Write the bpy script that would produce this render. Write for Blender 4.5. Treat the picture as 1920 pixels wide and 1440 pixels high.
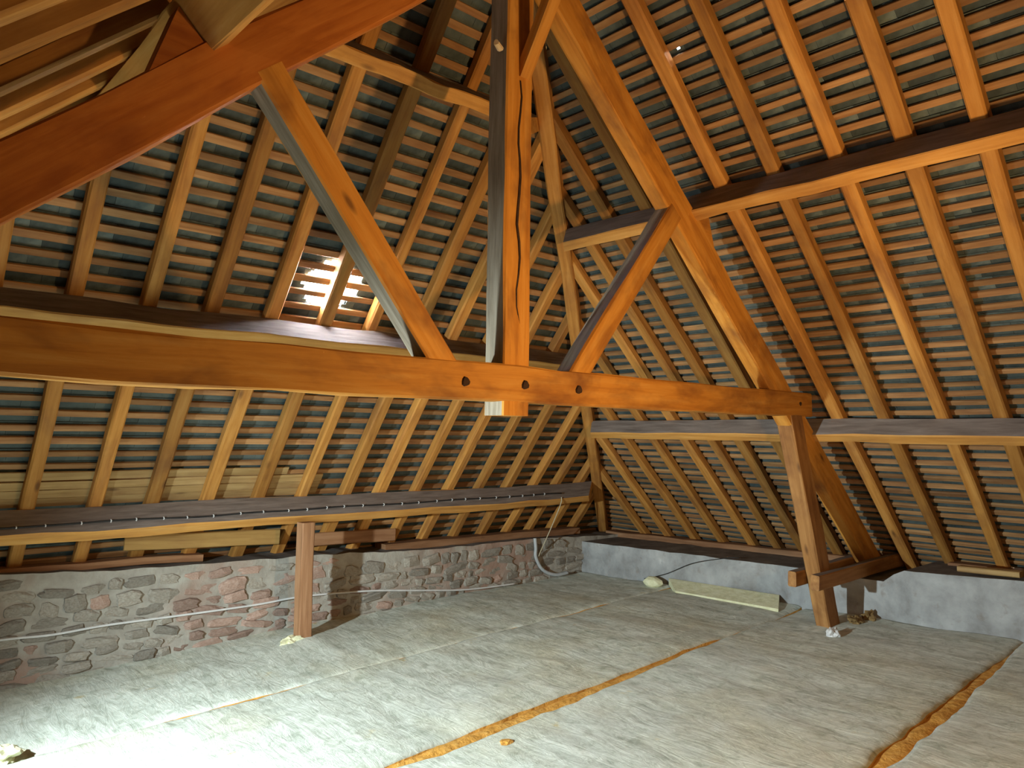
import bpy, math, random
from mathutils import Vector, Matrix, noise

random.seed(7)
for o in list(bpy.data.objects):
    bpy.data.objects.remove(o, do_unlink=True)
SC = bpy.context.scene
COL = SC.collection
ZO = 1.70                                   # measured heights are relative to the eye; the attic floor sits near z = 0


def V(x, y, z):
    return Vector((x, y, z + ZO))


# ------------------------------------------------------------------ camera
cam_d = bpy.data.cameras.new('camera')
cam_d.sensor_width = 36.0
cam_d.lens = 1402.67 * 36.0 / 1920.0
cam_d.clip_start = 0.02
cam = bpy.data.objects.new('camera', cam_d)
COL.objects.link(cam)
yaw, pitch, roll = math.radians(42.18), math.radians(3.853), math.radians(0.748)
fw = Vector((math.sin(yaw) * math.cos(pitch), math.cos(yaw) * math.cos(pitch), math.sin(pitch)))
rt = Vector((math.cos(yaw), -math.sin(yaw), 0))
up = rt.cross(fw)
r2 = math.cos(roll) * rt + math.sin(roll) * up
u2 = -math.sin(roll) * rt + math.cos(roll) * up
m = Matrix((r2, u2, -fw)).transposed().to_4x4()
m.translation = V(0, 0, 0)
cam.matrix_world = m
SC.camera = cam

# ------------------------------------------------------------------ world, lamps, exposure
SC.view_settings.view_transform = 'Standard'
SC.view_settings.look = 'None'
SC.view_settings.gamma = 1.0
SC.view_settings.exposure = 0.0
SC.view_settings.use_curve_mapping = False

W = bpy.data.worlds.new('overcast_sky')
SC.world = W
W.use_nodes = True
bg = W.node_tree.nodes['Background']
bg.inputs['Color'].default_value = (0.86, 0.92, 1.0, 1)
bg.inputs['Strength'].default_value = 150.0


def lamp(name, kind, loc, color, energy, radius):
    d = bpy.data.lights.new(name, kind)
    d.color = color
    d.energy = energy
    d.shadow_soft_size = radius
    o = bpy.data.objects.new(name, d)
    COL.objects.link(o)
    o.location = loc
    return o


WARM = lamp('warm_work_lamp', 'SPOT', V(2.95, 0.42, -0.15), (1.0, 0.62, 0.26), 215, 0.06)
WARM.data.spot_size = math.radians(132)
WARM.data.spot_blend = 1.0
WARM.rotation_euler = (V(3.5, 2.94, 1.3) - WARM.location).to_track_quat('-Z', 'Y').to_euler()
SPILL = lamp('warm_spill_fill', 'POINT', V(2.95, 0.42, -0.15), (1.0, 0.60, 0.24), 62, 0.06)  # added fill at the lamp, warms the floor outside the spot's cone
COLD = lamp('cold_flood_lamp', 'SPOT', V(-0.75, 3.45, -0.35), (0.84, 1.0, 1.0), 1600, 0.05)
COLD.data.spot_size = math.radians(110)
COLD.data.spot_blend = 1.0
tgt = V(2.15, 3.65, -1.75)
COLD.rotation_euler = (tgt - COLD.location).to_track_quat('-Z', 'Y').to_euler()


# ------------------------------------------------------------------ materials
def new_mat(name):
    mt = bpy.data.materials.new(name)
    mt.use_nodes = True
    nt = mt.node_tree
    b = nt.nodes['Principled BSDF']
    b.inputs['Specular IOR Level'].default_value = 0.25
    return mt, nt, b


def node(nt, t, **kw):
    n = nt.nodes.new(t)
    for k, v in kw.items():
        setattr(n, k, v)
    return n


def ramp(nt, stops):
    r = node(nt, 'ShaderNodeValToRGB')
    e = r.color_ramp.elements
    while len(e) < len(stops):
        e.new(0.5)
    for el, (p, c) in zip(e, stops):
        el.position = p
        el.color = (*c, 1)
    return r


def mapping(nt, scale, coord='Object', rot=(0, 0, 0)):
    tc = node(nt, 'ShaderNodeTexCoord')
    mp = node(nt, 'ShaderNodeMapping')
    mp.inputs['Scale'].default_value = scale
    mp.inputs['Rotation'].default_value = rot
    nt.links.new(tc.outputs[coord], mp.inputs['Vector'])
    return mp


def noise_tex(nt, vec, scale, detail=4, rough=0.55, dist=0.0):
    n = node(nt, 'ShaderNodeTexNoise')
    n.inputs['Scale'].default_value = scale
    n.inputs['Detail'].default_value = detail
    n.inputs['Roughness'].default_value = rough
    n.inputs['Distortion'].default_value = dist
    nt.links.new(vec.outputs[0], n.inputs['Vector'])
    return n


def mix(nt, fac, a, b, mode='MIX'):
    mx = node(nt, 'ShaderNodeMix', data_type='RGBA', blend_type=mode)
    for sock, val in ((mx.inputs[0], fac), (mx.inputs[6], a), (mx.inputs[7], b)):
        if isinstance(val, (int, float)):
            sock.default_value = val
        elif isinstance(val, tuple):
            sock.default_value = (*val, 1)
        else:
            nt.links.new(val, sock)
    return mx.outputs[2]


def bump(nt, b, height, strength, dist):
    bp = node(nt, 'ShaderNodeBump')
    bp.inputs['Strength'].default_value = strength
    bp.inputs['Distance'].default_value = dist
    nt.links.new(height, bp.inputs['Height'])
    nt.links.new(bp.outputs[0], b.inputs['Normal'])


def wood(name, dark, mid, light, vary=0.35, stain=(0.16, 0.06, 0.03), stain_amt=0.5, rough=0.7, knots=True):
    """grain runs along the timber's own X axis; each timber gets a slightly different tone"""
    mt, nt, b = new_mat(name)
    mp = mapping(nt, (0.9, 14, 14))
    oi = node(nt, 'ShaderNodeObjectInfo')
    add = node(nt, 'ShaderNodeVectorMath', operation='ADD')
    sc = node(nt, 'ShaderNodeVectorMath', operation='SCALE')
    cmb = node(nt, 'ShaderNodeCombineXYZ')
    for i in range(3):
        nt.links.new(oi.outputs['Random'], cmb.inputs[i])
    nt.links.new(cmb.outputs[0], sc.inputs[0])
    sc.inputs['Scale'].default_value = 37.0
    nt.links.new(mp.outputs[0], add.inputs[0])
    nt.links.new(sc.outputs[0], add.inputs[1])
    g = noise_tex(nt, add, 1.6, 5, 0.6, 0.35)
    cr = ramp(nt, [(0.30, dark), (0.5, mid), (0.72, light)])
    nt.links.new(g.outputs['Fac'], cr.inputs[0])
    mp2 = mapping(nt, (1.2, 2.6, 2.6))
    add2 = node(nt, 'ShaderNodeVectorMath', operation='ADD')
    nt.links.new(mp2.outputs[0], add2.inputs[0])
    nt.links.new(sc.outputs[0], add2.inputs[1])
    s = noise_tex(nt, add2, 1.7, 4, 0.6, 0.3)
    sr = ramp(nt, [(0.47, (0, 0, 0)), (0.72, (1, 1, 1))])
    nt.links.new(s.outputs['Fac'], sr.inputs[0])
    sm = node(nt, 'ShaderNodeMath', operation='MULTIPLY')
    nt.links.new(sr.outputs[0], sm.inputs[0])
    sm.inputs[1].default_value = stain_amt
    c = mix(nt, sm.outputs[0], cr.outputs[0], stain)
    if knots:
        mp3 = mapping(nt, (1.6, 5, 5))
        add3 = node(nt, 'ShaderNodeVectorMath', operation='ADD')
        nt.links.new(mp3.outputs[0], add3.inputs[0])
        nt.links.new(sc.outputs[0], add3.inputs[1])
        vo = node(nt, 'ShaderNodeTexVoronoi')
        vo.inputs['Scale'].default_value = 1.0
        nt.links.new(add3.outputs[0], vo.inputs['Vector'])
        kr = ramp(nt, [(0.04, (1, 1, 1)), (0.11, (0, 0, 0))])
        nt.links.new(vo.outputs['Distance'], kr.inputs[0])
        km = node(nt, 'ShaderNodeMath', operation='MULTIPLY')
        nt.links.new(kr.outputs[0], km.inputs[0])
        km.inputs[1].default_value = 0.7
        c = mix(nt, km.outputs[0], c, (0.07, 0.025, 0.012))
    # tone per timber
    mr = node(nt, 'ShaderNodeMapRange')
    mr.inputs['To Min'].default_value = 1.0 - vary
    mr.inputs['To Max'].default_value = 1.0 + vary * 0.55
    nt.links.new(oi.outputs['Random'], mr.inputs['Value'])
    hs = node(nt, 'ShaderNodeHueSaturation')
    nt.links.new(c, hs.inputs['Color'])
    nt.links.new(mr.outputs[0], hs.inputs['Value'])
    nt.links.new(hs.outputs[0], b.inputs['Base Color'])
    b.inputs['Roughness'].default_value = rough
    bump(nt, b, g.outputs['Fac'], 0.35, 0.006)
    return mt


def mottled(name, stops, scale, rough=0.9, bump_s=0.4, bump_d=0.01, stretch=(1, 1, 1), coord='Object', detail=6, vary=0.0, over=None):
    mt, nt, b = new_mat(name)
    mp = mapping(nt, stretch, coord)
    n = noise_tex(nt, mp, scale, detail, 0.62, 0.2)
    cr = ramp(nt, stops)
    nt.links.new(n.outputs['Fac'], cr.inputs[0])
    c = cr.outputs[0]
    if over:
        oscale, col, lo, hi, amt = over
        n2 = noise_tex(nt, mp, oscale, 4, 0.55, 0.4)
        r2_ = ramp(nt, [(lo, (0, 0, 0)), (hi, (amt, amt, amt))])
        nt.links.new(n2.outputs['Fac'], r2_.inputs[0])
        c = mix(nt, r2_.outputs[0], c, col)
    if vary:
        oi = node(nt, 'ShaderNodeObjectInfo')
        mr = node(nt, 'ShaderNodeMapRange')
        mr.inputs['To Min'].default_value = 1 - vary
        mr.inputs['To Max'].default_value = 1 + vary
        nt.links.new(oi.outputs['Random'], mr.inputs['Value'])
        hs = node(nt, 'ShaderNodeHueSaturation')
        nt.links.new(c, hs.inputs['Color'])
        nt.links.new(mr.outputs[0], hs.inputs['Value'])
        c = hs.outputs[0]
    nt.links.new(c, b.inputs['Base Color'])
    b.inputs['Roughness'].default_value = rough
    bump(nt, b, n.outputs['Fac'], bump_s, bump_d)
    return mt


M = {}
M['truss'] = wood('truss_oak', (0.44, 0.17, 0.025), (0.58, 0.25, 0.04), (0.66, 0.33, 0.075), vary=0.12, stain=(0.20, 0.07, 0.02), stain_amt=0.85)
M['prop_oak'] = wood('prop_oak', (0.26, 0.115, 0.035), (0.38, 0.18, 0.06), (0.48, 0.25, 0.09), vary=0.1, stain=(0.14, 0.05, 0.02), stain_amt=0.8)
M['truss_dim'] = wood('truss_oak_dim', (0.36, 0.10, 0.015), (0.47, 0.15, 0.025), (0.55, 0.20, 0.04), vary=0.1, stain=(0.22, 0.05, 0.012), stain_amt=0.7)  # truss oak darkened and reddened: the weak light there is in the colour
M['rafter'] = wood('rafter_pine', (0.34, 0.14, 0.03), (0.48, 0.22, 0.05), (0.58, 0.30, 0.085), vary=0.38)
M['purlin'] = wood('purlin_pine', (0.42, 0.19, 0.045), (0.55, 0.27, 0.065), (0.63, 0.35, 0.11), vary=0.12, stain_amt=0.3)
M['batten'] = wood('batten_lath', (0.24, 0.115, 0.045), (0.36, 0.19, 0.08), (0.48, 0.28, 0.13), vary=0.35, knots=False, stain_amt=0.65)
M['pale_board'] = wood('pale_board', (0.34, 0.215, 0.085), (0.45, 0.30, 0.13), (0.54, 0.38, 0.18), vary=0.25, stain_amt=0.45)
M['ochre_board'] = wood('ochre_board', (0.24, 0.13, 0.04), (0.34, 0.20, 0.065), (0.42, 0.26, 0.09), vary=0.1, stain_amt=0.4)
M['brown_wood'] = wood('brown_wood', (0.20, 0.095, 0.045), (0.30, 0.15, 0.075), (0.40, 0.22, 0.12), vary=0.2, stain_amt=0.35)
M['dusty'] = mottled('dusty_top_face', [(0.3, (0.13, 0.105, 0.095)), (0.55, (0.215, 0.18, 0.165)), (0.8, (0.30, 0.265, 0.25))], 5, stretch=(0.6, 5, 5))
M['cold_lit'] = mottled('cold_lit_face', [(0.3, (0.20, 0.16, 0.115)), (0.55, (0.31, 0.26, 0.20)), (0.8, (0.42, 0.37, 0.30))], 4, stretch=(0.8, 9, 9))  # pale grey of cold daylight put into the colour of side faces
M['slate'] = mottled('slate_stone', [(0.25, (0.030, 0.040, 0.042)), (0.5, (0.070, 0.092, 0.092)), (0.75, (0.14, 0.17, 0.165))], 9, rough=0.65, bump_s=0.5, bump_d=0.004, vary=0.45)
M['slate_mass'] = mottled('slate_stone_mass', [(0.25, (0.030, 0.040, 0.042)), (0.5, (0.070, 0.092, 0.092)), (0.75, (0.14, 0.17, 0.165))], 3.5, rough=0.65, bump_s=0.5, bump_d=0.004)
M['mortar'] = mottled('lime_mortar', [(0.25, (0.25, 0.225, 0.195)), (0.5, (0.35, 0.325, 0.29)), (0.78, (0.45, 0.43, 0.39))], 7, bump_s=0.7, bump_d=0.02, over=(0.9, (0.33, 0.17, 0.12), 0.52, 0.66, 0.6))
M['stone'] = mottled('rubble_stone', [(0.25, (0.19, 0.165, 0.135)), (0.5, (0.29, 0.26, 0.225)), (0.78, (0.38, 0.355, 0.315))], 11, bump_s=0.6, bump_d=0.01, vary=0.3)
M['red_stone'] = mottled('reddish_stone', [(0.25, (0.24, 0.15, 0.115)), (0.5, (0.33, 0.225, 0.185)), (0.78, (0.41, 0.31, 0.265))], 11, bump_s=0.6, bump_d=0.01, vary=0.35)
M['plaster'] = mottled('grey_plaster', [(0.30, (0.20, 0.195, 0.195)), (0.48, (0.33, 0.335, 0.345)), (0.62, (0.42, 0.425, 0.435)), (0.74, (0.62, 0.62, 0.62))], 2.6, bump_s=0.5, bump_d=0.02, over=(9, (0.22, 0.18, 0.15), 0.6, 0.75, 0.6))
M['dirt_top'] = mottled('dusty_wall_top', [(0.3, (0.10, 0.085, 0.075)), (0.55, (0.17, 0.15, 0.14)), (0.8, (0.26, 0.24, 0.22))], 6)
M['boards'] = wood('floor_boards', (0.18, 0.10, 0.05), (0.28, 0.17, 0.09), (0.36, 0.24, 0.14), vary=0.2)
M['zinc'] = mottled('zinc_flashing', [(0.3, (0.2, 0.21, 0.22)), (0.7, (0.35, 0.36, 0.37))], 4, rough=0.5)
M['wool_orange'] = mottled('glass_wool_edge', [(0.25, (0.42, 0.19, 0.03)), (0.5, (0.60, 0.30, 0.06)), (0.8, (0.72, 0.44, 0.14))], 14, bump_s=1.0, bump_d=0.02)
M['wool_brown'] = mottled('brown_wool', [(0.25, (0.14, 0.085, 0.03)), (0.5, (0.24, 0.15, 0.06)), (0.8, (0.38, 0.28, 0.14))], 14, bump_s=1.0, bump_d=0.02)  # plain darker brown wool
M['wool_yellow'] = mottled('pale_yellow_wool', [(0.25, (0.55, 0.53, 0.32)), (0.5, (0.70, 0.69, 0.47)), (0.8, (0.80, 0.79, 0.60))], 14, bump_s=0.8, bump_d=0.01)
M['white_pvc'] = mottled('white_pvc', [(0.3, (0.55, 0.55, 0.56)), (0.7, (0.70, 0.70, 0.71))], 9, rough=0.45, bump_s=0.1)
M['grey_pvc'] = mottled('grey_pvc', [(0.3, (0.36, 0.38, 0.40)), (0.7, (0.46, 0.48, 0.50))], 9, rough=0.45, bump_s=0.1)
M['black_pvc'] = mottled('black_pvc', [(0.3, (0.012, 0.012, 0.013)), (0.7, (0.03, 0.03, 0.032))], 9, rough=0.5, bump_s=0.1)
M['rope'] = mottled('pale_cord', [(0.3, (0.36, 0.30, 0.20)), (0.7, (0.58, 0.52, 0.38))], 60, bump_s=0.6)
M['peg_hole'] = mottled('dark_peg', [(0.3, (0.022, 0.012, 0.008)), (0.7, (0.06, 0.03, 0.018))], 30)
M['peg_light'] = mottled('pale_peg', [(0.3, (0.50, 0.36, 0.2)), (0.7, (0.66, 0.5, 0.32))], 30)


def wool_top():
    mt, nt, b = new_mat('pale_wool_facing')
    mp = mapping(nt, (7, 1.6, 7), rot=(0, 0, 0.15))
    n = noise_tex(nt, mp, 2.0, 9, 0.72, 1.1)
    cr = ramp(nt, [(0.30, (0.38, 0.41, 0.36)), (0.45, (0.58, 0.61, 0.56)), (0.60, (0.70, 0.73, 0.68)), (0.76, (0.84, 0.86, 0.82))])
    nt.links.new(n.outputs['Fac'], cr.inputs[0])
    mp2 = mapping(nt, (1, 1, 1))
    n2 = noise_tex(nt, mp2, 1.1, 4, 0.6, 0.2)
    r2_ = ramp(nt, [(0.50, (0, 0, 0)), (0.72, (0.5, 0.5, 0.5))])
    nt.links.new(n2.outputs['Fac'], r2_.inputs[0])
    c = mix(nt, r2_.outputs[0], cr.outputs[0], (0.62, 0.58, 0.42))
    n4 = noise_tex(nt, mp2, 11, 6, 0.7, 0.8)
    r4_ = ramp(nt, [(0.34, (0.62, 0.63, 0.58)), (0.5, (0.92, 0.92, 0.90)), (0.68, (1.0, 1.0, 1.0))])
    nt.links.new(n4.outputs['Fac'], r4_.inputs[0])
    c = mix(nt, 0.85, c, r4_.outputs[0], 'MULTIPLY')
    n3 = noise_tex(nt, mp2, 5.5, 3, 0.5, 0.3)
    r3_ = ramp(nt, [(0.70, (0, 0, 0)), (0.78, (0.7, 0.7, 0.7))])
    nt.links.new(n3.outputs['Fac'], r3_.inputs[0])
    c = mix(nt, r3_.outputs[0], c, (0.50, 0.40, 0.18))
    nt.links.new(c, b.inputs['Base Color'])
    b.inputs['Roughness'].default_value = 0.95
    b.inputs['Specular IOR Level'].default_value = 0.1
    bump(nt, b, n.outputs['Fac'], 0.6, 0.016)
    return mt


M['wool'] = wool_top()


# ------------------------------------------------------------------ helpers
def tag(o, label=None, cat=None, group=None, kind=None):
    if label:
        o['label'] = label
    if cat:
        o['category'] = cat
    if group:
        o['group'] = group
    if kind:
        o['kind'] = kind
    return o


def mesh_obj(name, verts, faces, mats, parent=None, mw=None, mat_idx=None, smooth=False):
    me = bpy.data.meshes.new(name)
    me.from_pydata(verts, [], faces)
    for mt in (mats if isinstance(mats, (list, tuple)) else [mats]):
        me.materials.append(M[mt])
    if mat_idx:
        me.polygons.foreach_set('material_index', mat_idx)
    if smooth:
        me.polygons.foreach_set('use_smooth', [True] * len(me.polygons))
    me.update()
    o = bpy.data.objects.new(name, me)
    COL.objects.link(o)
    if parent is not None:
        o.parent = parent
        if mw is not None:
            o.matrix_local = parent.matrix_world.inverted() @ mw if parent.matrix_world != Matrix.Identity(4) else mw
    elif mw is not None:
        o.matrix_world = mw
    return o


def empty(name, loc=(0, 0, 0)):
    o = bpy.data.objects.new(name, None)
    COL.objects.link(o)
    o.empty_display_size = 0.1
    o.matrix_world = Matrix.Translation(loc)
    return o


def beam(name, A, B, U, wu, wv, mats, parent=None, chamfer=0.008, wob=0.004, seg=10, cutA=None, cutB=None, dust=None, anchor=(0.5, 0.5)):
    """A squared timber from A to B.  U: direction of the first section side (length wu); the other side is X x U (length wv).
    anchor: where the line A-B runs in the section (0..1 along U and V).  cutA / cutB: (point, normal) planes that trim the ends.
    dust: {'+u'|'-u'|'+v'|'-v': material slot}."""
    X = (B - A).normalized()
    L = (B - A).length
    U = (U - X * U.dot(X)).normalized()
    Wv = X.cross(U)
    mw = Matrix((X, U, Wv)).transposed().to_4x4()
    mw.translation = A
    u0, u1 = -anchor[0] * wu, (1 - anchor[0]) * wu
    v0, v1 = -anchor[1] * wv, (1 - anchor[1]) * wv
    c = chamfer
    sec = [(u1, v0 + c), (u1, v1 - c), (u1 - c, v1), (u0 + c, v1), (u0, v1 - c), (u0, v0 + c), (u0 + c, v0), (u1 - c, v0)]
    side = ['+u', None, '+v', None, '-u', None, '-v', None]
    inv = mw.inverted()

    def trim(cut, default):
        if cut is None:
            return [default] * 8
        p = inv @ cut[0]
        n = inv.to_3x3() @ cut[1]
        return [p.x + (n.y * (p.y - u) + n.z * (p.z - v)) / n.x if abs(n.x) > 1e-6 else default for u, v in sec]
    t0, t1 = trim(cutA, 0.0), trim(cutB, L)
    seed = Vector((random.uniform(-50, 50), random.uniform(-50, 50), 0))
    verts, faces, mi = [], [], []
    for k in range(seg + 1):
        f = k / seg
        du = wob * noise.noise(seed + Vector((f * L * 1.3, 0, 0)))
        dv = wob * noise.noise(seed + Vector((f * L * 1.3, 9.1, 0)))
        for i, (u, v) in enumerate(sec):
            j = wob * 0.7 * noise.noise(seed + Vector((f * L * 2.5, i * 3.7, 4)))
            verts.append((t0[i] + (t1[i] - t0[i]) * f, u + du + (j if u > 0 else -j), v + dv + (j if v > 0 else -j)))
    for k in range(seg):
        for i in range(8):
            a, b = k * 8 + i, k * 8 + (i + 1) % 8
            faces.append((a, b, b + 8, a + 8))
            mi.append((dust or {}).get(side[i], 0))
    faces.append(tuple(reversed(range(8))))
    faces.append(tuple(seg * 8 + i for i in range(8)))
    mi += [0, 0]
    return mesh_obj(name, verts, faces, mats, parent, mw, mi)


def tube(name, pts, r, mat, parent=None, n=6):
    base = pts[0].copy()
    verts, faces = [], []
    for k, p in enumerate(pts):
        d = (pts[min(k + 1, len(pts) - 1)] - pts[max(k - 1, 0)]).normalized()
        a = d.orthogonal().normalized()
        if k and a.dot(last) < 0:
            a = -a
        if k:
            a = (last - d * last.dot(d)).normalized()
        last = a
        b = d.cross(a)
        for i in range(n):
            t = 2 * math.pi * i / n
            verts.append(p - base + r * (math.cos(t) * a + math.sin(t) * b))
    for k in range(len(pts) - 1):
        for i in range(n):
            j = (i + 1) % n
            faces.append((k * n + i, k * n + j, (k + 1) * n + j, (k + 1) * n + i))
    faces.append(tuple(reversed(range(n))))
    faces.append(tuple((len(pts) - 1) * n + i for i in range(n)))
    return mesh_obj(name, verts, faces, mat, parent, Matrix.Translation(base), smooth=True)


def smooth_path(ctrl, steps=8):
    out = []
    n = len(ctrl)
    for i in range(n - 1):
        p0, p1, p2, p3 = ctrl[max(i - 1, 0)], ctrl[i], ctrl[i + 1], ctrl[min(i + 2, n - 1)]
        for s in range(steps):
            t = s / steps
            out.append(0.5 * ((2 * p1) + (p2 - p0) * t + (2 * p0 - 5 * p1 + 4 * p2 - p3) * t * t + (3 * p1 - p0 - 3 * p2 + p3) * t ** 3))
    out.append(ctrl[-1])
    return out


def clump(name, c, size, mat, parent=None, seed=0, sub=2, rough=0.35):
    """an irregular torn lump"""
    import bmesh
    bm = bmesh.new()
    bmesh.ops.create_icosphere(bm, subdivisions=sub, radius=1.0)
    s = Vector((seed * 7.3, seed * 3.1, 1.7))
    for v in bm.verts:
        k = 1 + rough * noise.noise(v.co * 1.6 + s) + 0.5 * rough * noise.noise(v.co * 4 + s)
        v.co = Vector((v.co.x * size[0] * k, v.co.y * size[1] * k, v.co.z * size[2] * k))
    me = bpy.data.meshes.new(name)
    bm.to_mesh(me)
    bm.free()
    me.materials.append(M[mat])
    o = bpy.data.objects.new(name, me)
    COL.objects.link(o)
    o.location = c
    if parent:
        o.parent = parent
    return o


ORD = ['first', 'second', 'third', 'fourth', 'fifth', 'sixth', 'seventh', 'eighth', 'ninth', 'tenth', 'eleventh', 'twelfth',
       'thirteenth', 'fourteenth', 'fifteenth', 'sixteenth', 'seventeenth', 'eighteenth', 'nineteenth', 'twentieth', 'twenty-first', 'twenty-second']

# ------------------------------------------------------------------ roof geometry
AR, AB = math.radians(42.385), math.radians(51.989)
tR, tB = math.tan(AR), math.tan(AB)
RX, RZ = 6.177, 0.166                       # a line on the underside of the right-hand rafters
BY, BZ = 5.064, 0.799                       # a line on the underside of the end rafters
XK = 2.712                                  # ridge / king post
RZK = RZ + tR * (RX - XK)                   # ridge height (rafter underside)
YA = BY - (RZK - BZ) / tB                   # where the hips meet the ridge
YEND = -3.0                                 # wall behind the viewer
APEX = V(XK, YA, RZK)


def hipY(z):
    return BY - (z - BZ) / tB


def hipX(z):
    return RX - (z - RZ) / tR


HF = V(hipX(-1.42), hipY(-1.42), -1.42)     # foot of the corner hip
HIPDIR = (HF - APEX).normalized()
HN = Vector((HF.y - APEX.y, -(HF.x - APEX.x), 0)).normalized()     # horizontal normal of the corner hip plane, towards the right slope
HF_L = Vector((2 * XK - HF.x, HF.y, HF.z))
HN_L = Vector((-HN.x, HN.y, 0))


class Slope:
    """2-D frame of a roof slope: t along the eaves, s up the slope, d outward from the rafters' underside"""

    def __init__(self, kind):
        self.kind = kind
        if kind == 'B':
            self.a, self.n = AB, Vector((0, math.sin(AB), math.cos(AB)))
        else:
            sx = 1 if kind == 'R' else -1
            self.a, self.n = AR, Vector((sx * math.sin(AR), 0, math.cos(AR)))

    def P(self, t, s, d=0.0):
        c, sn = math.cos(self.a), math.sin(self.a)
        if self.kind == 'B':
            p = V(t, BY - s * c, BZ + s * sn)
        elif self.kind == 'R':
            p = V(RX - s * c, t, RZ + s * sn)
        else:
            p = V(2 * XK - RX + s * c, t, RZ + s * sn)
        return p + self.n * d

    def upslope(self):
        return (self.P(0, 1) - self.P(0, 0)).normalized()

    def along(self):
        return (self.P(1, 0) - self.P(0, 0)).normalized()

    def limits(self, d=0.1, slack=0.0):
        """half planes f(t,s) >= 0 that bound the slope"""
        out = []

        def lin(fn):
            f00, f10, f01 = fn(self.P(0, 0, d)), fn(self.P(1, 0, d)), fn(self.P(0, 1, d))
            return (f00, f10 - f00, f01 - f00)
        if self.kind == 'B':
            out.append(lin(lambda p: -(p - APEX).dot(HN) + slack))
            out.append(lin(lambda p: -(p - APEX).dot(HN_L) + slack))
        else:
            hn = HN if self.kind == 'R' else HN_L
            out.append(lin(lambda p: (p - APEX).dot(hn) + slack))
            sg = 1 if self.kind == 'R' else -1
            out.append(lin(lambda p: sg * (p.x - XK) + slack))
            out.append(lin(lambda p: p.y - YEND))
        return out


def clip(poly, limits):
    for a, b, c in limits:
        res = []
        n = len(poly)
        for i in range(n):
            p, q = poly[i], poly[(i + 1) % n]
            fp, fq = a + b * p[0] + c * p[1], a + b * q[0] + c * q[1]
            if fp >= 0:
                res.append(p)
            if (fp >= 0) != (fq >= 0):
                k = fp / (fp - fq)
                res.append((p[0] + (q[0] - p[0]) * k, p[1] + (q[1] - p[1]) * k))
        poly = res
        if len(poly) < 3:
            return []
    return poly


SB, SR, SL = Slope('B'), Slope('R'), Slope('L')
RAFTER_D = 0.085
BAT_D = 0.02

# ------------------------------------------------------------------ the setting: walls and floor
EAVE_TOP_B = -1.17


def wall_mesh(name, outline, inner, outer, axis, mat, top_mat, bumpy=0.012):
    """wall with an uneven top edge; outline: list of (t, z_top) along the wall; bottom at -2.05"""
    verts, faces, mi = [], [], []
    nz = 8
    n = len(outline)
    for (t, zt) in outline:
        for k in range(nz + 1):
            z = -2.05 + (zt + 2.05) * k / nz
            off = bumpy * (noise.noise(Vector((t * 3.1, z * 4, 1.3))) + 0.6 * noise.noise(Vector((t * 8, z * 9, 5))))
            verts.append(V(inner + off, t, z) if axis == 'x' else V(t, inner + off, z))
        verts.append(V(outer, t, zt) if axis == 'x' else V(t, outer, zt))
        verts.append(V(outer, t, -2.05) if axis == 'x' else V(t, outer, -2.05))
    S = nz + 3
    for i in range(n - 1):
        for k in range(S):
            a, b = i * S + k, i * S + (k + 1) % S
            faces.append((a, b, b + S, a + S))
            mi.append(1 if k == nz else 0)
    faces.append(tuple(range(S)))
    faces.append(tuple(reversed([(n - 1) * S + k for k in range(S)])))
    mi += [0, 0]
    o = mesh_obj(name, verts, faces, [mat, top_mat], mat_idx=mi)
    import bmesh
    bm = bmesh.new()
    bm.from_mesh(o.data)
    bmesh.ops.recalc_face_normals(bm, faces=bm.faces)
    bm.to_mesh(o.data)
    bm.free()
    return tag(o, kind='structure')


def interp(pts, x):
    if x <= pts[0][0]:
        return pts[0][1]
    for (a, za), (b, zb) in zip(pts, pts[1:]):
        if x <= b:
            return za + (zb - za) * (x - a) / (b - a)
    return pts[-1][1]


YB, XR = 6.30, 6.90
topB = [(-2.6, -0.98), (0.9, -1.02), (1.6, -1.07), (2.2, -1.09), (3.4, -1.12), (4.6, -1.19), (6.1, -1.20), (6.9, -1.24), (8.2, -1.3)]
topR = [(-3.2, -1.02), (1.7, -1.085), (2.6, -1.13), (2.72, -1.245), (3.3, -1.25), (3.5, -1.235), (4.6, -1.26), (6.3, -1.30), (7.2, -1.32)]
wB = wall_mesh('wall_back', [(-2.6 + 10.8 * i / 160, interp(topB, -2.6 + 10.8 * i / 160) + 0.012 * noise.noise(Vector((i * .37, 0, 0)))) for i in range(161)], YB, 7.25, 'y', 'mortar', 'dirt_top')
wR = wall_mesh('wall_right', [(-3.2 + 9.6 * i / 110, interp(topR, -3.2 + 9.6 * i / 110) + 0.010 * noise.noise(Vector((i * .41, 5, 0)))) for i in range(111)], XR, 8.15, 'x', 'plaster', 'dirt_top', 0.02)
wL = wall_mesh('wall_left', [(-3.2 + 9.6 * i / 30, -1.1) for i in range(31)], 2 * XK - XR, 2 * XK - 8.15, 'x', 'plaster', 'dirt_top', 0.02)
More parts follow.
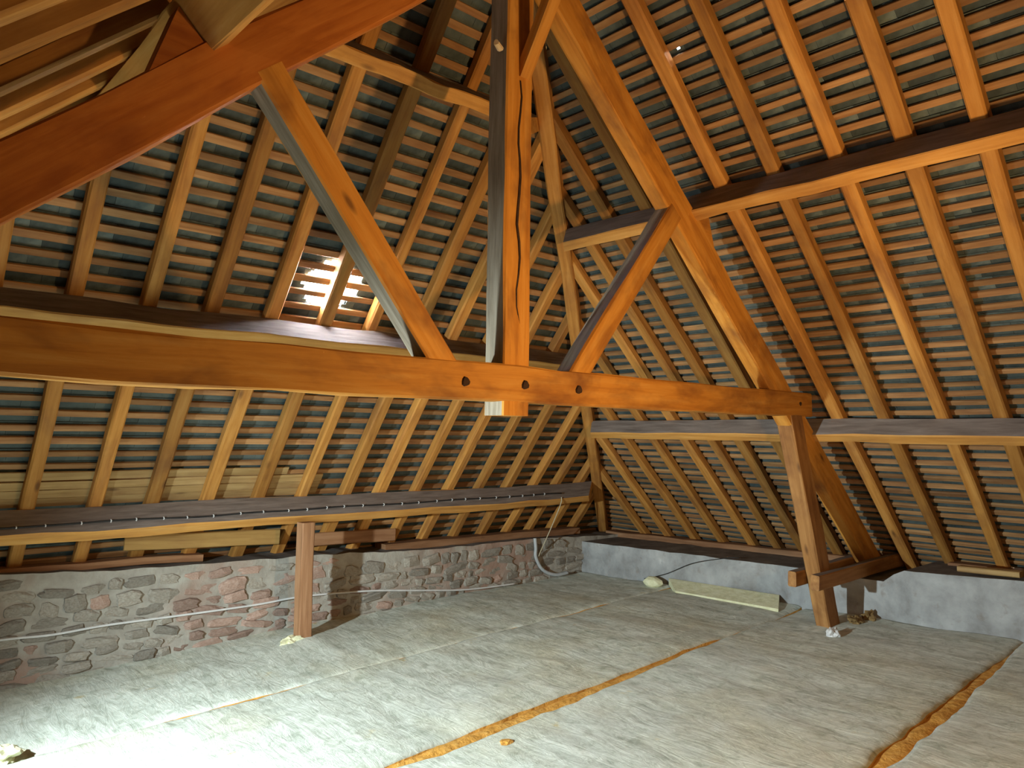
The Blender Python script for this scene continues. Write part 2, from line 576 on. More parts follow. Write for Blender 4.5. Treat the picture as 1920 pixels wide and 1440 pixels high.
# gable wall behind the viewer
gz = -2.05
gv = [V(-2.9, YEND, gz), V(8.3, YEND, gz), V(8.3, YEND, -1.6), V(XK, YEND, RZK + 0.25), V(-2.9, YEND, -1.6)]
gv += [p + Vector((0, -0.4, 0)) for p in gv]
gf = [(0, 1, 2, 3, 4), (9, 8, 7, 6, 5)] + [(i, i + 5, (i + 1) % 5 + 5, (i + 1) % 5) for i in range(5)]
tag(mesh_obj('wall_front', gv, gf, 'plaster'), kind='structure')
fl = mesh_obj('floor', [V(-2.9, YEND, -1.98), V(8.3, YEND, -1.98), V(8.3, 7.3, -1.98), V(-2.9, 7.3, -1.98),
                        V(-2.9, YEND, -2.1), V(8.3, YEND, -2.1), V(8.3, 7.3, -2.1), V(-2.9, 7.3, -2.1)],
              [(0, 1, 2, 3), (7, 6, 5, 4), (0, 4, 5, 1), (1, 5, 6, 2), (2, 6, 7, 3), (3, 7, 4, 0)], 'boards')
tag(fl, kind='structure')


# rubble stones of the back wall: each its own piece, slightly proud of the mortar
def stone_mesh(k):
    import bmesh
    bm = bmesh.new()
    bmesh.ops.create_cube(bm, size=1.0)
    bmesh.ops.subdivide_edges(bm, edges=bm.edges[:], cuts=2, use_grid_fill=True)
    s = Vector((k * 5.1, k * 2.3, k))
    for v in bm.verts:
        c = v.co
        r = 0.5 / max(c.length, 0.5) if True else 1
        c2 = c * (0.45 + 0.55 * r / 0.9)
        v.co = c2 + 0.16 * Vector((noise.noise(c * 2 + s), noise.noise(c * 2 + s + Vector((9, 0, 0))), noise.noise(c * 2 + s + Vector((0, 9, 0)))))
    me = bpy.data.meshes.new('stone')
    bm.to_mesh(me)
    bm.free()
    return me


stone_meshes = []
for k in range(8):
    me = stone_mesh(k)
    me.materials.append(M['stone'])
    me2 = me.copy()
    me2.materials.clear()
    me2.materials.append(M['red_stone'])
    stone_meshes.append((me, me2))
rs = random.Random(3)
z = -1.86
nst = 0
while z < -1.06:
    h = rs.uniform(0.065, 0.125)
    x = 0.30 + rs.uniform(-0.1, 0.1)
    while x < 6.80:
        w = rs.uniform(0.10, 0.30)
        xc, zc = x + w / 2, z + h / 2
        if zc + h * 0.5 < interp(topB, xc) - 0.015 and zc > -1.83 + 0.035 * (xc - 2.2) and nst < 300:
            red = 2.15 < xc < 3.55 and rs.random() < 0.7 or rs.random() < 0.05
            o = bpy.data.objects.new('stone', stone_meshes[rs.randrange(8)][1 if red else 0])
            COL.objects.link(o)
            o.parent = wB
            o.location = V(xc, YB + 0.040 + rs.uniform(-0.012, 0.016), zc + rs.uniform(-0.014, 0.014))
            o.scale = (w * rs.uniform(0.90, 1.08), 0.12, h * rs.uniform(0.80, 1.12))
            o.rotation_euler = (rs.uniform(-0.08, 0.08), rs.uniform(-0.2, 0.2), rs.uniform(-0.06, 0.06))
            nst += 1
        x += w + rs.uniform(0.004, 0.022)
    z += h + 0.004

# ------------------------------------------------------------------ roof covering: battens and slates on each slope
HOLE = (2.695, 0.275, 0.235, 0.225)         # centre X, s on the end slope, half width, half height


def in_hole(t, s_):
    """ragged outline of the place where the slates have broken away"""
    u, v = (t - HOLE[0]) / HOLE[2], (s_ - HOLE[1]) / HOLE[3]
    r = 1 + 0.30 * noise.noise(Vector((t * 9, s_ * 11, 2.7)))
    return abs(u) ** 1.6 + abs(v) ** 1.6 < r


PINS = {'R': [(2.709, (RX + 0.1 * math.sin(AR) - 3.828) / math.cos(AR)), (1.876, (RX + 0.1 * math.sin(AR) - 7.596) / math.cos(AR))]}


def cover(slope, name, s0, s1, pitch, bw, t0, t1, pieces):
    root = empty(name, slope.P((t0 + t1) / 2 if slope.kind != 'B' else XK, s0))
    tag(root, kind='structure')
    inv = root.matrix_world.inverted()
    lim = slope.limits(RAFTER_D)
    rr = random.Random(hash(slope.kind) % 7 + {'B': 1, 'R': 2, 'L': 3}[slope.kind])
    along, upv = slope.along(), slope.upslope()
    rows = int((s1 - s0) / pitch)
    # battens
    for i in range(rows):
        sc = s0 + (i + 0.5) * pitch + rr.uniform(-0.006, 0.006)
        w = bw * rr.uniform(0.85, 1.12)
        q = clip([(t0, sc - w / 2), (t1, sc - w / 2), (t1, sc + w / 2), (t0, sc + w / 2)], lim)
        if not q:
            continue
        ta, tb = min(p[0] for p in q), max(p[0] for p in q)
        if tb - ta < 0.12:
            continue
        beam('batten', slope.P(ta, sc, RAFTER_D + 0.001), slope.P(tb, sc, RAFTER_D + 0.001), upv, w, BAT_D, 'batten', root,
             chamfer=0.003, wob=0.007, seg=max(4, int((tb - ta) / 0.35)), anchor=(0.5, 0.0 if along.cross(upv).dot(slope.n) > 0 else 1.0))
    # slates
    SW, SLN, TH = 0.215, pitch * 2.35, 0.005
    limS = slope.limits(RAFTER_D + BAT_D + 0.01, slack=0.11)
    verts, faces = [], []
    cand = []
    for i in range(-1, rows + 3):
        head = s0 + (i + 0.5) * pitch + bw * 0.5 + 0.006
        tail = head - SLN
        k = 0
        t = t0 - (SW / 2 if i % 2 else 0) + 0.03 * math.sin(i * 2.1)
        while t < t1:
            ta, tb = t + 0.001, t + SW - 0.001
            t += SW
            if slope.kind == 'B' and tb > HOLE[0] - 0.35 and ta < HOLE[0] + 0.35 and head > HOLE[1] - 0.35 and tail < HOLE[1] + 0.35:
                # broken slates round the hole: keep only the fragments outside the ragged outline
                nb, ns = 6, 6
                frag = [[not in_hole(ta + (tb - ta) * (i_ + 0.5) / nb, tail + (head - tail) * (j_ + 0.5) / ns) for j_ in range(ns)] for i_ in range(nb)]
                if not all(all(c_) for c_ in frag):
                    for i_ in range(nb):
                        for j_ in range(ns):
                            if frag[i_][j_]:
                                a_, b_ = ta + (tb - ta) * i_ / nb, ta + (tb - ta) * (i_ + 1) / nb
                                c_, d_ = tail + (head - tail) * j_ / ns, tail + (head - tail) * (j_ + 1) / ns
                                cand.append((ta, tb, tail, head, [(a_, c_), (b_, c_), (b_, d_), (a_, d_)], False))
                    continue
            pin = [p_ for p_ in PINS.get(slope.kind, []) if ta < p_[0] < tb and tail < p_[1] < head]
            if pin:
                # a pin-prick of daylight where the corners of the slates are chipped
                for (pt, ps) in pin:
                    w_ = 0.011
                    for q_ in ([(ta, tail), (pt - w_, tail), (pt - w_, head), (ta, head)], [(pt + w_, tail), (tb, tail), (tb, head), (pt + w_, head)],
                               [(pt - w_, tail), (pt + w_, tail), (pt + w_, ps - w_), (pt - w_, ps - w_)], [(pt - w_, ps + w_), (pt + w_, ps + w_), (pt + w_, head), (pt - w_, head)]):
                        cand.append((ta, tb, tail, head, q_, False))
                continue
            q = clip([(ta, tail), (tb, tail), (tb, head), (ta, head)], limS)
            if not q:
                continue
            cand.append((ta, tb, tail, head, q, len(q) == 4 and abs((q[1][0] - q[0][0]) - (tb - ta)) < 1e-6))
    base = {}

    def dep(s, head, tail):
        return RAFTER_D + BAT_D + 0.004 + 0.020 * (head - s) / (head - tail)
    singles = 0
    for (ta, tb, tail, head, q, whole) in cand:
        tc, scn = (ta + tb) / 2, (tail + head) / 2
        ja, jb = rr.uniform(-0.0015, 0.0015), rr.uniform(-0.002, 0.002)
        if whole and pieces(tc, scn) and singles < 300:
            singles += 1
            key = rr.randrange(5)
            if key not in base:
                hw, hl = SW / 2 - 0.001, SLN / 2
                e = [rr.uniform(-0.004, 0.004) for _ in range(8)]
                b8 = [(-hw, -hl + e[0], 0), (-hw * 0.3, -hl + e[1], 0), (hw * 0.4, -hl + e[2], 0), (hw, -hl + e[3], 0), (hw, hl, 0), (-hw, hl, 0)]
                b8 = b8 + [(x_, y_, TH) for x_, y_, _ in b8]
                n6 = 6
                ff = [tuple(reversed(range(n6))), tuple(range(n6, 2 * n6))] + [(j, (j + 1) % n6, (j + 1) % n6 + n6, j + n6) for j in range(n6)]
                me = bpy.data.meshes.new('slate')
                me.from_pydata(b8, [], ff)
                me.materials.append(M['slate'])
                base[key] = me
            o = bpy.data.objects.new('slate', base[key])
            COL.objects.link(o)
            o.parent = root
            yv = (slope.P(tc, head, dep(head, head, tail)) - slope.P(tc, tail, dep(tail, head, tail))).normalized()
            xv = along
            zv = xv.cross(yv)
            if zv.dot(slope.n) < 0:
                xv = -xv
                zv = -zv
            mw = Matrix((xv, yv, zv)).transposed().to_4x4()
            mw.translation = slope.P(tc, scn, dep(scn, head, tail) + ja)
            o.matrix_local = inv @ mw
        else:
            n = len(q)
            b0 = len(verts)
            for (t_, s_) in q:
                verts.append(inv @ slope.P(t_, s_, dep(s_, head, tail) + ja))
            for (t_, s_) in q:
                verts.append(inv @ slope.P(t_, s_, dep(s_, head, tail) + ja + TH))
            faces.append(tuple(b0 + j for j in range(n)))
            faces.append(tuple(b0 + n + j for j in reversed(range(n))))
            for j in range(n):
                k = (j + 1) % n
                faces.append((b0 + j, b0 + j + n, b0 + k + n, b0 + k))
    me = bpy.data.meshes.new('slate_field')
    me.from_pydata(verts, [], faces)
    me.materials.append(M['slate_mass'])
    o = bpy.data.objects.new('slate_field', me)
    COL.objects.link(o)
    o.parent = root
    tag(o, kind='stuff')
    return root


LB = (RZK - BZ) / math.sin(AB)
LR = (RZK - RZ) / math.sin(AR)
rB = cover(SB, 'roof_slope_end', -2.75, LB + 0.1, 0.1155, 0.050, -3.0, 8.4, lambda t, s: 0.55 < t < 3.75 and -0.15 < s < 2.0)
rR = cover(SR, 'roof_slope_right', -2.55, LR + 0.1, 0.0985, 0.043, YEND, 7.2, lambda t, s: 0.55 < t < 2.95 and 0.7 < s < 3.7)
rL = cover(SL, 'roof_slope_left', -2.55, LR + 0.1, 0.0985, 0.043, YEND, 7.2, lambda t, s: 1.9 < t < 3.2 and 0.8 < s < 2.6)
# covers over the hips and the ridge (outside)
for nm, A, B in (('trim_1', APEX, HF), ('trim_2', APEX, HF_L), ('trim_3', V(XK, YEND, RZK), APEX)):
    sd = Vector((B - A)).normalized().cross(Vector((0, 0, 1))).normalized()
    lift = Vector((0, 0, 0.17 if nm != 'trim_3' else 0.15))
    tag(beam(nm, A + lift - (B - A).normalized() * 0.15, B + lift, sd, 0.34, 0.012, 'zinc', chamfer=0.003, wob=0.0, seg=2), kind='structure')

# ------------------------------------------------------------------ rafters
HIP_CUT = (APEX + HN * 0.045, HN)
HIP_CUT_B = (APEX - HN * 0.045, HN)
HIP_CUT_BL = (APEX - HN_L * 0.045, HN_L)
ys_right = [0.05, 0.44, 0.83, 1.23, 1.613, 2.004, 2.42, 2.80, 3.47, 3.85, 4.16, 4.47, 4.86, 5.24, 5.62, 6.0]
rw = random.Random(11)
for i, y in enumerate(ys_right):
    e = SR.P(y, -2.28)
    if y < YA:
        top, cut = SR.P(y, LR - 0.02), None
    else:
        zt = BZ + (BY - y) * tB
        top, cut = SR.P(y, (zt - RZ) / math.sin(AR)), HIP_CUT
    w = rw.uniform(0.088, 0.108)
    k = y - 3.0
    if y < 3.0:
        lab = 'orange-brown rafter of the right slope, %s on the viewer side of the truss' % ORD[7 - i]
    else:
        lab = 'dim brown rafter of the right slope, %s beyond the truss towards the corner hip' % ORD[i - 8]
    jx = rw.uniform(-0.012, 0.012)
    o = beam('rafter', e + Vector((0, jx, 0)), top - Vector((0, jx, 0)), Vector((0, 1, 0)), w, RAFTER_D, 'rafter', chamfer=0.012, wob=0.008, seg=14, cutB=cut,
             anchor=(0.5, 0.0 if (top - e).normalized().cross(Vector((0, 1, 0))).dot(SR.n) > 0 else 1.0))
    tag(o, lab, 'rafter', 'rafters of the right slope')
xs_end = [-0.62, -0.20, 0.22, 0.63, 1.04, 1.463, 1.86, 2.282, 2.70, 3.10, 3.53, 3.90, 4.315, 4.73, 5.142, 5.54, 5.942, 6.312, 6.70, 7.10]
for i, x in enumerate(xs_end):
    e = SB.P(x, -2.62)
    if x > XK:
        zt = RZ + (RX - x) * tR
        cut = HIP_CUT_B
    else:
        zt = RZ + (RX - (2 * XK - x)) * tR
        cut = HIP_CUT_BL
    top = SB.P(x, (zt - BZ) / math.sin(AB))
    w = rw.uniform(0.085, 0.105)
    n = len(xs_end) - 1 - i
    if abs(x - 2.70) < 0.01:
        lab = 'rafter of the end slope crossing the bright hole in the slates'
        cut = None
    else:
        lab = 'brown rafter of the end slope, %s to the left of the corner hip' % ORD[n]
    jx = rw.uniform(-0.012, 0.012)
    o = beam('rafter', e + Vector((jx, 0, 0)), top - Vector((jx, 0, 0)), Vector((1, 0, 0)), w, RAFTER_D, 'rafter', chamfer=0.012, wob=0.008, seg=14, cutB=cut,
             anchor=(0.5, 0.0 if (top - e).normalized().cross(Vector((1, 0, 0))).dot(SB.n) > 0 else 1.0))
    tag(o, lab, 'rafter', 'rafters of the end slope')
ys_left = [1.20, 1.60, 2.0, 2.42, 2.78, 3.2, 3.6, 4.0]
for i, y in enumerate(ys_left):
    e = SL.P(y, -2.28)
    if y < YA:
        top, cut = SL.P(y, LR - 0.02), None
    else:
        zt = BZ + (BY - y) * tB
        top, cut = SL.P(y, (zt - RZ) / math.sin(AR)), (APEX + HN_L * 0.045, HN_L)
    if y < 2.94:
        lab = 'reddish rafter of the left slope, %s in front of the truss' % ORD[4 - i]
    else:
        lab = 'dark rafter of the left slope, %s behind the truss' % ORD[i - 5]
    o = beam('rafter', e, top, Vector((0, 1, 0)), 0.10, RAFTER_D, 'rafter', chamfer=0.012, wob=0.008, seg=14, cutB=cut,
             anchor=(0.5, 0.0 if (top - e).normalized().cross(Vector((0, 1, 0))).dot(SL.n) > 0 else 1.0))
    tag(o, lab, 'rafter', 'rafters of the left slope')

# hip rafters
sideways = HN.copy()
o = beam('hip_rafter', APEX + HIPDIR * 0.1, HF + HIPDIR * 0.02, HN, 0.115, 0.20, 'rafter', chamfer=0.012, wob=0.012, seg=18, anchor=(0.5, 0.72 if HIPDIR.cross(HN).z < 0 else 0.28))
tag(o, 'long hip rafter running down into the corner of the two walls', 'rafter')
HDL = (HF_L - APEX).normalized()
o = beam('hip_rafter', APEX + HDL * 0.1, HF_L, HN_L, 0.115, 0.20, 'rafter', chamfer=0.012, wob=0.012, seg=18, anchor=(0.5, 0.72 if HDL.cross(HN_L).z < 0 else 0.28))
tag(o, 'left hip rafter hidden behind the large red principal', 'rafter')
# ridge board
o = beam('ridge_beam', V(XK, YEND, RZK - 0.09), V(XK, YA - 0.05, RZK - 0.09), Vector((1, 0, 0)), 0.09, 0.2, 'purlin', seg=8)
tag(o, 'ridge beam at the very top above the king post', 'beam')


# ------------------------------------------------------------------ purlins (set square to the slope, dusty on the upper side)
def purlin(slope, s_top, depth, width, t0, t1, label, cut0=None, cut1=None, wob=0.012):
    """s_top: slope position of the upper face; depth inwards from the rafters; width down the slope"""
    upv = slope.upslope()
    A, B = slope.P(t0, s_top, -0.001), slope.P(t1, s_top, -0.001)
    X = (B - A).normalized()
    inward = X.cross(upv).dot(slope.n) < 0
    o = beam('purlin', A, B, upv, width, depth, ['purlin', 'dusty'], chamfer=0.007, wob=wob, seg=24, cutA=cut0, cutB=cut1,
             anchor=(1.0, 0.0 if inward else 1.0), dust={'+u': 1})
    return tag(o, label, 'purlin')


cutBR = (APEX - HN * 0.05, HN)
cutBL = (APEX - HN_L * 0.05, HN_L)
cutRB = (APEX + HN * 0.05, HN)
cutLB = (APEX + HN_L * 0.05, HN_L)
sPB1 = -(6.126 - BY) / math.cos(AB)
sPB2 = 0.0
sPB3 = (BY - 3.684) / math.cos(AB) - 0.23 * math.tan(AB) * 0 - 0.0
# PB3 sits where its inner upper edge is seen: shift from the inner edge back onto the rafter plane
sPB3 = (BY - (3.684 + 0.23 * math.sin(AB))) / math.cos(AB)
purlin(SB, sPB1, 0.257, 0.089, -2.0, 7.6, 'lowest purlin of the end slope, dusty on top, carrying the clipped black cable', cutBL, cutBR)
purlin(SB, sPB2, 0.226, 0.10, -1.2, 6.2, 'middle purlin of the end slope below the hole in the slates', cutBL, cutBR)
purlin(SB, sPB3, 0.23, 0.09, 0.8, 4.6, 'upper purlin of the end slope running behind the king post', cutBL, cutBR)
sPR1 = 0.0
sPR2 = (RX - 4.471) / math.cos(AR)
purlin(SR, sPR1, 0.188, 0.089, YEND, 6.6, 'lower purlin of the right slope level with the collar beam', None, cutRB)
purlin(SR, sPR2, 0.222, 0.088, YEND, 5.6, 'upper purlin of the right slope with a dark dusty upper side', None, cutRB)
purlin(SL, sPR2, 0.222, 0.088, YEND, 5.6, 'pale purlin of the left slope at the top left, resting on its cleat', None, cutLB)
purlin(SL, sPR1, 0.188, 0.089, YEND, 6.6, 'lower purlin of the left slope beside the viewer', None, cutLB)

# ------------------------------------------------------------------ truss
T = empty('roof_truss', V(XK, 2.99, 0.1))
tag(T, 'big oak roof truss with collar beam, king post and two struts', 'truss')
YF = 2.94
K2 = Vector((0, 1, 0))


def tb(name, A, B, wu, wv, U=K2, mats='truss', anchor=(0.0, 0.5), **kw):
    kw.setdefault('seg', 14)
    kw.setdefault('wob', 0.008)
    kw.setdefault('chamfer', 0.010)
    return beam(name, A, B, U, wu, wv, mats, T, anchor=anchor, **kw)


tb('collar_beam', V(-0.62, YF, 0.263), V(6.04, YF, 0.275), 0.12, 0.197, wob=0.014, seg=20)
tb('king_post', V(XK + 0.0, YF + 0.015, 0.10), V(XK, YF + 0.015, RZK - 0.2), 0.155, 0.195, mats=['truss', 'cold_lit'], dust={'+v': 1} if Vector((0, 0, 1)).cross(K2).x < 0 else {'-v': 1})  # left face gets the painted daylight colour
AP = math.radians(41.19)
cp, sp_ = math.cos(AP), math.sin(AP)
pc = (2.718 + 3.019) / 2                  # principal axis height at the king post
ppd = (3.019 - 2.718) * cp                # section depth
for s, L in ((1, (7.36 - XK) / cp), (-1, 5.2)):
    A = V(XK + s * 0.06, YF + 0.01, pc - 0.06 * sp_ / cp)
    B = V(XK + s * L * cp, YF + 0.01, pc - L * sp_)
    tb('principal_rafter', A, B, 0.12, ppd, mats='truss' if s > 0 else 'truss_dim', wob=0.012, seg=20)
SA = math.radians(51.1)
for s in (-1, 1):
    oc = (0.4067 + 0.5934) / 2
    wst = 0.1867 * math.sin(SA)
    A = V(XK + s * (oc - 0.06 * math.cos(SA)), YF + 0.005, 0.361 - 0.06 * math.sin(SA))
    # head: where the strut axis meets the principal underside
    # principal underside: z = 2.718 - tan(AP)*u ; strut: z = .361 + tan(SA)*(u-oc)
    u = (2.718 - 0.361 + math.tan(SA) * oc) / (math.tan(AP) + math.tan(SA)) + 0.03
    B = V(XK + s * u, YF + 0.005, 0.361 + math.tan(SA) * (u - oc))
    X = (B - A).normalized()
    low = Vector((s * math.sin(SA), 0, -math.cos(SA)))
    vdir = X.cross(K2)
    key = '+v' if (vdir.x < 0) else '-v'
    tb('strut', A, B, 0.125, wst, mats=['truss', 'cold_lit'], dust={key: 1})  # left side in the grey that carries painted daylight
# brace from the king post up to the ridge, towards the viewer
tb('ridge_brace', V(XK + 0.035, YF + 0.04, 1.99), V(XK + 0.035, YF - 0.62, 3.04), 0.075, 0.085, U=Vector((1, 0, 0)), anchor=(0.5, 0.5), seg=8)
# leaning prop below the collar end, and the pair of tie pieces at the wall
tb('prop_post', V(5.765, YF + 0.005, 0.22), V(6.47, YF + 0.005, -1.72), 0.13, 0.19, mats='prop_oak', seg=14)
tb('tie_piece', V(5.98, YF - 0.075, -1.175), V(7.92, YF - 0.075, -1.15), 0.075, 0.125, mats=['prop_oak', 'dusty'], seg=10,
   dust={'+v': 1} if Vector((1, 0, 0)).cross(K2).z > 0 else {'-v': 1})
tb('tie_piece', V(6.0, YF + 0.135, -1.175), V(7.92, YF + 0.135, -1.15), 0.075, 0.125, mats=['prop_oak', 'dusty'], seg=10,
   dust={'+v': 1} if Vector((1, 0, 0)).cross(K2).z > 0 else {'-v': 1})


def peg(x, z, r, y, L, mat, n=10):
    vs, fs = [], []
    for k in (0, 1):
        for i in range(n):
            t = 2 * math.pi * i / n
            rad = r * (1 if k == 0 else 0.85) * (1 + 0.12 * math.sin(3 * t + x))
            vs.append((rad * math.cos(t), -L * k, rad * math.sin(t)))
    fs = [(i, (i + 1) % n, (i + 1) % n + n, i + n) for i in range(n)] + [tuple(reversed(range(n))), tuple(range(n, 2 * n))]
    return mesh_obj('peg', vs, fs, mat, T, Matrix.Translation(V(x, y, z)))


for x, z in ((2.349, 0.262), (2.761, 0.267), (3.185, 0.262), (5.837, 0.28)):
    peg(x, z, 0.026 if x < 5 else 0.018, YF + 0.004, 0.012, 'peg_hole')
p = peg(2.60, 2.11, 0.018, YF + 0.06, 0.07, 'peg_light')
p.rotation_euler = (0, 0, math.radians(-60))
# split running down the front of the king post
zz = [V(2.712 + 0.012 * math.sin(k * 1.3) + 0.01 * noise.noise(Vector((k * .7, 3, 1))), YF + 0.014, 1.95 - k * 0.09) for k in range(17)]
vs, fs = [], []
for k, q in enumerate(zz):
    w = 0.0035 + 0.0035 * math.sin(math.pi * k / 16)
    q = q - T.matrix_world.translation
    vs += [q + Vector((-w, -0.0005, 0)), q + Vector((w, -0.0005, 0)), q + Vector((w, 0.02, 0)), q + Vector((-w, 0.02, 0))]
for k in range(16):
    for i in range(4):
        a, b = 4 * k + i, 4 * k + (i + 1) % 4
        fs.append((a, b, b + 4, a + 4))
fs += [(3, 2, 1, 0), (64, 65, 66, 67)]
mesh_obj('split', vs, fs, 'peg_hole', T)
# cleats holding the purlins on the principals
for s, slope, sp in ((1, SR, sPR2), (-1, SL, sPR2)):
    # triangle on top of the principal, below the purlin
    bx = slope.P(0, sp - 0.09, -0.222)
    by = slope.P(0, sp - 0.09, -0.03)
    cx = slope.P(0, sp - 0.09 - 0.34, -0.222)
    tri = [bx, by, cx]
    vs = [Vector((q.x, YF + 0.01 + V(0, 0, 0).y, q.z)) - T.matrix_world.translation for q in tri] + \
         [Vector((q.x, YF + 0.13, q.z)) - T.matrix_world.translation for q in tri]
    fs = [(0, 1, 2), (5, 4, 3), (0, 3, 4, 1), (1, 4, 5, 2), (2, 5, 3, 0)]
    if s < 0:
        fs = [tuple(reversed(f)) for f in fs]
    mesh_obj('cleat', vs, fs, 'truss' if s > 0 else 'truss_dim', T)

# ------------------------------------------------------------------ post under the low purlin, wall plates and loose boards
o = beam('prop_post', V(3.0, 5.87, -1.86), V(3.0, 5.87, -0.76), Vector((1, 0, 0)), 0.115, 0.115, 'brown_wood', seg=8, wob=0.01)
tag(o, 'square brown post standing under the lowest purlin beside the stone wall', 'post')
o = beam('wall_plate', V(4.15, 6.52, -1.15), V(7.0, 6.52, -1.19), Vector((0, 1, 0)), 0.20, 0.075, 'brown_wood', seg=16, wob=0.012)
tag(o, 'brown wall plate under the rafter feet near the corner', 'beam')
o = beam('wall_plate', V(-1.2, 6.47, -0.97), V(2.35, 6.47, -1.06), Vector((0, 1, 0)), 0.14, 0.06, 'brown_wood', seg=16, wob=0.015)
tag(o, 'dark brown plank on the left part of the stone wall', 'beam')
o = beam('board', V(1.72, 6.33, -0.87), V(2.98, 6.33, -0.93), Vector((0, 1, 0)), 0.025, 0.13, 'ochre_board', seg=8)
tag(o, 'pale ochre board fixed under the lowest purlin left of the post', 'board')
o = beam('board', V(3.2, 6.42, -0.99), V(4.25, 6.42, -1.02), Vector((0, 1, 0)), 0.03, 0.12, 'brown_wood', seg=8)
tag(o, 'short brown board under the lowest purlin right of the post', 'board')
o = beam('board', V(7.0, 1.72, -1.05), V(7.0, 2.16, -1.06), Vector((1, 0, 0)), 0.12, 0.045, 'pale_board', seg=5)
tag(o, 'short plank lying on top of the right wall', 'board')
o = beam('wall_plate', V(7.55, YEND, -1.06), V(7.55, 2.4, -1.13), Vector((1, 0, 0)), 0.16, 0.07, 'brown_wood', seg=16, wob=0.012)
tag(o, 'wall plate on the right wall on the viewer side of the truss', 'beam')
o = beam('wall_plate', V(7.66, 3.3, -1.21), V(7.66, 6.5, -1.28), Vector((1, 0, 0)), 0.16, 0.07, 'brown_wood', seg=16, wob=0.012)
tag(o, 'dark wall plate on the right wall between truss and corner', 'beam')
# close-set sarking boards just above the lowest purlin, between the rafters on the left
for j, s in enumerate((-1.49, -1.575, -1.655, -1.73)):
    beam('sarking_board', SB.P(0.1, s, RAFTER_D - 0.012), SB.P(3.25 if j else 2.9, s, RAFTER_D - 0.012), SB.upslope(), 0.072, 0.013, 'pale_board', rB, chamfer=0.002, wob=0.006, seg=12)

# ------------------------------------------------------------------ insulation laid over the floor


def fz(x, y):
    k = min(max((x - 4) / 3, 0), 1)
    return -1.735 + 0.035 * (x - 3.5) + (4 - y) * 0.03 * k


def gap(kind, x):
    n = noise.noise(Vector((x * 1.7, kind * 9.3, 2.0)))
    n2 = noise.noise(Vector((x * 6.0, kind * 5.1, 7.0)))
    if kind == 1:     # far seam: thin, mostly closed
        return max(0.002, 0.026 * (0.62 + n) + 0.012 * n2) if 1.3 < x < 4.6 else 0.002
    if kind == 2:     # middle seam
        w = min(1, max(0, (x - 1.9) / 0.9)) * min(1, max(0, (5.8 - x) / 0.7))
        return 0.003 + w * (0.034 + 0.018 * n + 0.012 * n2)
    if kind == 3:
        w = min(1, max(0, (x - 3.6) / 0.6)) * min(1, max(0, (6.5 - x) / 0.7))
        return 0.003 + w * max(0.01, 0.045 + 0.035 * n + 0.018 * n2)
    return 0.004


seams = [(6.30, 0), (4.95, 1), (3.48, 2), (1.69, 3), (0.30, 4), (-1.2, 5), (-2.98, 6)]
roll_labels = ['pale insulation roll along the foot of the stone wall, behind the thin far seam',
               'brightly lit pale insulation roll between the far seam and the middle orange seam',
               'wide pale insulation roll between the middle orange seam and the right-hand orange seam',
               'yellowish lit insulation roll in front of the right-hand orange seam',
               'insulation roll on the floor under the viewer',
               'insulation roll on the floor furthest behind the viewer']
XL, XRR = 2 * XK - XR + 0.03, XR + 0.02
for k in range(6):
    (ya, ka), (yb, kb) = seams[k + 1], seams[k]
    NX, NY = 190, 30
    org = V(XK, (ya + yb) / 2, -1.98)
    verts, faces, mi = [], [], []
    for i in range(NX + 1):
        x = XL + (XRR - XL) * i / NX
        wob_a = 0.012 * noise.noise(Vector((x * 1.1, ka * 3.3, 0)))
        wob_b = 0.012 * noise.noise(Vector((x * 1.1, kb * 3.3, 0)))
        lo = ya + wob_a + gap(ka, x)
        hi = yb + (wob_b - gap(kb, x) if k else 0.03)
        for j in range(NY + 1):
            f = j / NY
            f = f * f * (3 - 2 * f) * 0.35 + f * 0.65
            y = lo + (hi - lo) * f
            e = min(f * (hi - lo), (1 - f) * (hi - lo) if k else 9)
            z_ = fz(x, y)
            z_ += 0.022 * noise.noise(Vector((x * 0.9, y * 1.3, k))) + 0.012 * noise.noise(Vector((x * 3.1, y * 2.2, k + 4))) + 0.006 * noise.noise(Vector((x * 9, y * 5, k)))
            z_ += -0.016 * math.exp(-(e / 0.025) ** 2) + 0.012
            d = math.hypot(x - 3.0, y - 5.85)
            z_ += 0.0 if k else 0.03 * math.exp(-(d / 0.3) ** 2)
            verts.append(V(x, y, z_) - org)
    S = NY + 1
    for i in range(NX):
        for j in range(NY):
            a = i * S + j
            faces.append((a, a + S, a + S + 1, a + 1))
            mi.append(0)
    top_n = len(verts)
    # sides
    ring = [i * S for i in range(NX + 1)] + [NX * S + j for j in range(1, NY + 1)] + [i * S + NY for i in range(NX - 1, -1, -1)] + [j for j in range(NY - 1, 0, -1)]
    for r_ in ring:
        q = verts[r_]
        verts.append(Vector((q.x, q.y, 0.005)))
    n = len(ring)
    for i in range(n):
        a, b = ring[i], ring[(i + 1) % n]
        faces.append((b, a, top_n + i, top_n + (i + 1) % n))
        mi.append(1)
    faces.append(tuple(top_n + i for i in range(n - 1, -1, -1)))
    mi.append(1)
    o = mesh_obj('insulation_roll', verts, faces, ['wool', 'wool_orange'], None, Matrix.Translation(org), mi, smooth=True)
    tag(o, roll_labels[k], 'insulation', 'insulation rolls laid over the attic floor')
